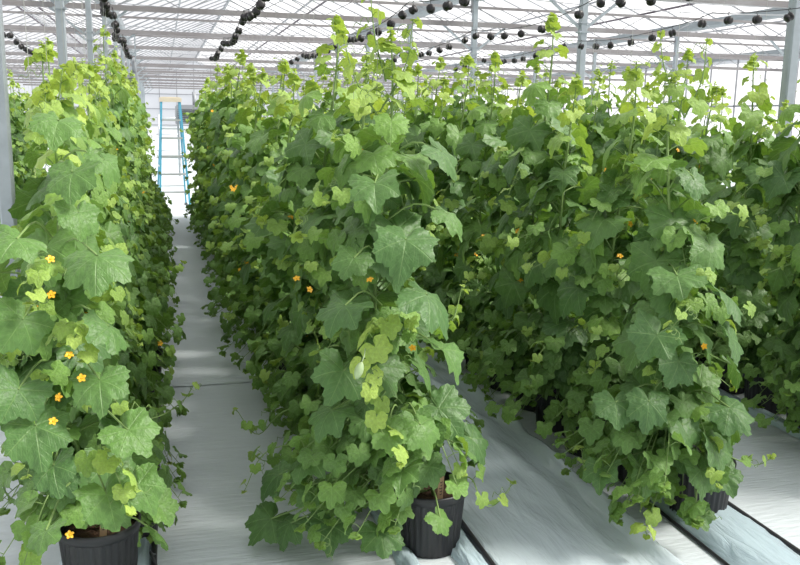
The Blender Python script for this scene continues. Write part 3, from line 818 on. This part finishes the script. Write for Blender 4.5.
rr = np.random.default_rng(31)
WIRES = [('L', -0.42, 'left row'), ('M', 0.66, 'middle row'), ('R', 1.80, 'right row'), ('R2', 2.95, 'row behind the right row'),
         ('R3', 4.22, 'furthest row at right'), ('L2', -1.60, 'row left of the left row'), ('L3', -3.0, 'far left side')]
for key, wx, words in WIRES:
    ph = rr.uniform(0, 3)
    kink = rr.normal(0, 1, 24)
    def wire_at(y):
        u = (y + ph) / 2.6
        sag = abs(sin(u * pi))
        return wx + 0.025 * np.interp(y, np.arange(24) * 0.65, kink), 2.40 - 0.085 * sag ** 0.8
    ys = np.linspace(2.6, 12.4, 140)
    b = MB(); b.tube([(wire_at(y)[0], y, wire_at(y)[1] + 0.055) for y in ys], 0.0035, 5)
    tag(link('reel_wire', b.mesh('reel_wire', [M['wire']], True)), 'sagging dark wire of string reels above the ' + words, 'wire', 'wires carrying the string reels')
    for i in range(28):
        y = 2.83 + SP * i + rr.normal(0, 0.03)
        if key.startswith('L') and key != 'L' and y < 5: continue
        x, z = wire_at(y)
        root = thing('string_reel', (x, y, z), 'black string reel, %s from the front above the %s' % (ordinal(i + 1), words), 'string reel', 'black string reels hung along the wires', rr.uniform(0, 6))
        o = link('spool', SPOOL, root); o.rotation_euler = (rr.uniform(-0.4, 0.4), rr.uniform(1.0, 1.6), rr.uniform(-0.5, 0.5))
        h = link('hook', HOOK, root); h.rotation_euler.z = -root.rotation_euler.z
        if key != 'L3': link('twine', twine(z - 1.62), root)
#__PROPS__
# ------------------------------------------------------------------ ladder and equipment at the far end
root = thing('step_ladder', (0.10, 15.2, 0), 'blue fibreglass step ladder standing on the path at the far end', 'ladder', rz=0.06)
Hh = 1.82
for sx in (-1, 1):
    b = MB(); b.bar((0.25 * sx, -0.30, 0), (0.15 * sx, -0.03, Hh), 0.032, 0.07); link('rail', b.mesh('front_rail', [M['bluefibre']]), root)
    b = MB(); b.bar((0.25 * sx, 0.55, 0), (0.14 * sx, 0.03, Hh), 0.026, 0.05); link('rail', b.mesh('rear_rail', [M['bluefibre']]), root)
    b = MB(); b.bar((0.21 * sx, -0.19, 0.72), (0.215 * sx, 0.36, 0.72), 0.012, 0.03); link('spreader', b.mesh('spreader', [M['alu']]), root)
    for yy in (-0.30, 0.55):
        b = MB(); b.box((0.25 * sx, yy, 0.02), (0.05, 0.08, 0.04)); link('foot', b.mesh('foot', [M['darkgrey']]), root)
for k in range(5):
    z = 0.30 + 0.30 * k; u = z / Hh; w = 0.25 - 0.10 * u
    b = MB(); b.box((0, -0.30 + 0.27 * u, z), (2 * w - 0.03, 0.085, 0.03)); link('step', b.mesh('step', [M['alu']]), root)
for k in range(3):
    z = 0.35 + 0.5 * k; u = z / Hh; w = 0.25 - 0.11 * u
    b = MB(); b.bar((-w, 0.55 - 0.52 * u, z), (w, 0.55 - 0.52 * u, z), 0.02); link('rear_bar', b.mesh('rear_bar', [M['alu']]), root)
b = MB(); b.box((0, 0, Hh + 0.015), (0.36, 0.16, 0.07)); b.box((0, 0, Hh + 0.055), (0.30, 0.11, 0.012))
o = link('top_cap', b.mesh('top_cap', [M['cream']]), root); o['label'] = 'cream top cap'

def heater(x, y, z, w, h, label, legs):
    root = thing('unit_heater', (x, y, z), label, 'heater', 'grey heaters at the far end')
    b = MB(); b.box((0, 0, h / 2), (w, 0.5, h)); b.box((0, 0, h + 0.02), (w * 0.9, 0.44, 0.04)); link('housing', b.mesh('housing', [M['greybox']]), root)
    b = MB()
    for k in range(7): b.box((0, -0.265, h * 0.15 + k * h * 0.11), (w * 0.8, 0.03, 0.02))
    link('grille', b.mesh('grille', [M['darkgrey']]), root)
    b = MB(); b.tube([(w * 0.3, 0, h), (w * 0.3, 0, h + 0.25), (w * 0.3, 0.2, h + 0.35)], 0.05, 10); link('flue', b.mesh('flue', [M['greybox']], True), root)
    for sx in (-1, 1):
        b = MB()
        if legs: b.bar((sx * w * 0.4, 0, -z), (sx * w * 0.4, 0, 0), 0.05)
        else: b.bar((sx * w * 0.4, 0, h), (sx * w * 0.4, 0, 3.3 - z), 0.025)
        link('leg' if legs else 'hanger', b.mesh('leg', [M['galv']]), root)
heater(0.60, 23.5, 1.36, 0.62, 0.45, 'grey heater box on two legs behind the blue ladder', True)
heater(-0.70, 19.9, 2.02, 0.36, 0.40, 'small grey heater box hanging above the far end of the left row', False)
b = MB(); b.box((0, 0, 0), (0.08, 0.09, 0.07)); b.box((0.0, 0.0, -0.05), (0.05, 0.11, 0.03))
o = link('cable_clip', b.mesh('cable_clip', [M['blue']]), None, (5.44, 6.60, 2.98))
tag(o, 'small blue clip fixed on the big steel column at right', 'clip')
# pipe stand in front of the end wall
root = thing('pipe_rack', (0.15, 27.5, 0), 'white pipe stand behind the blue ladder by the end wall', 'pipe stand')
for sx in (-1, 1):
    b = MB(); b.tube([(0.3 * sx, 0, 0), (0.3 * sx, 0, 1.6)], 0.03, 8); link('upright', b.mesh('upright', [M['alu']], True), root)
for z in (0.5, 1.0, 1.5):
    b = MB(); b.tube([(-0.4, 0, z), (0.4, 0, z)], 0.022, 8); link('crossbar', b.mesh('crossbar', [M['alu']], True), root)
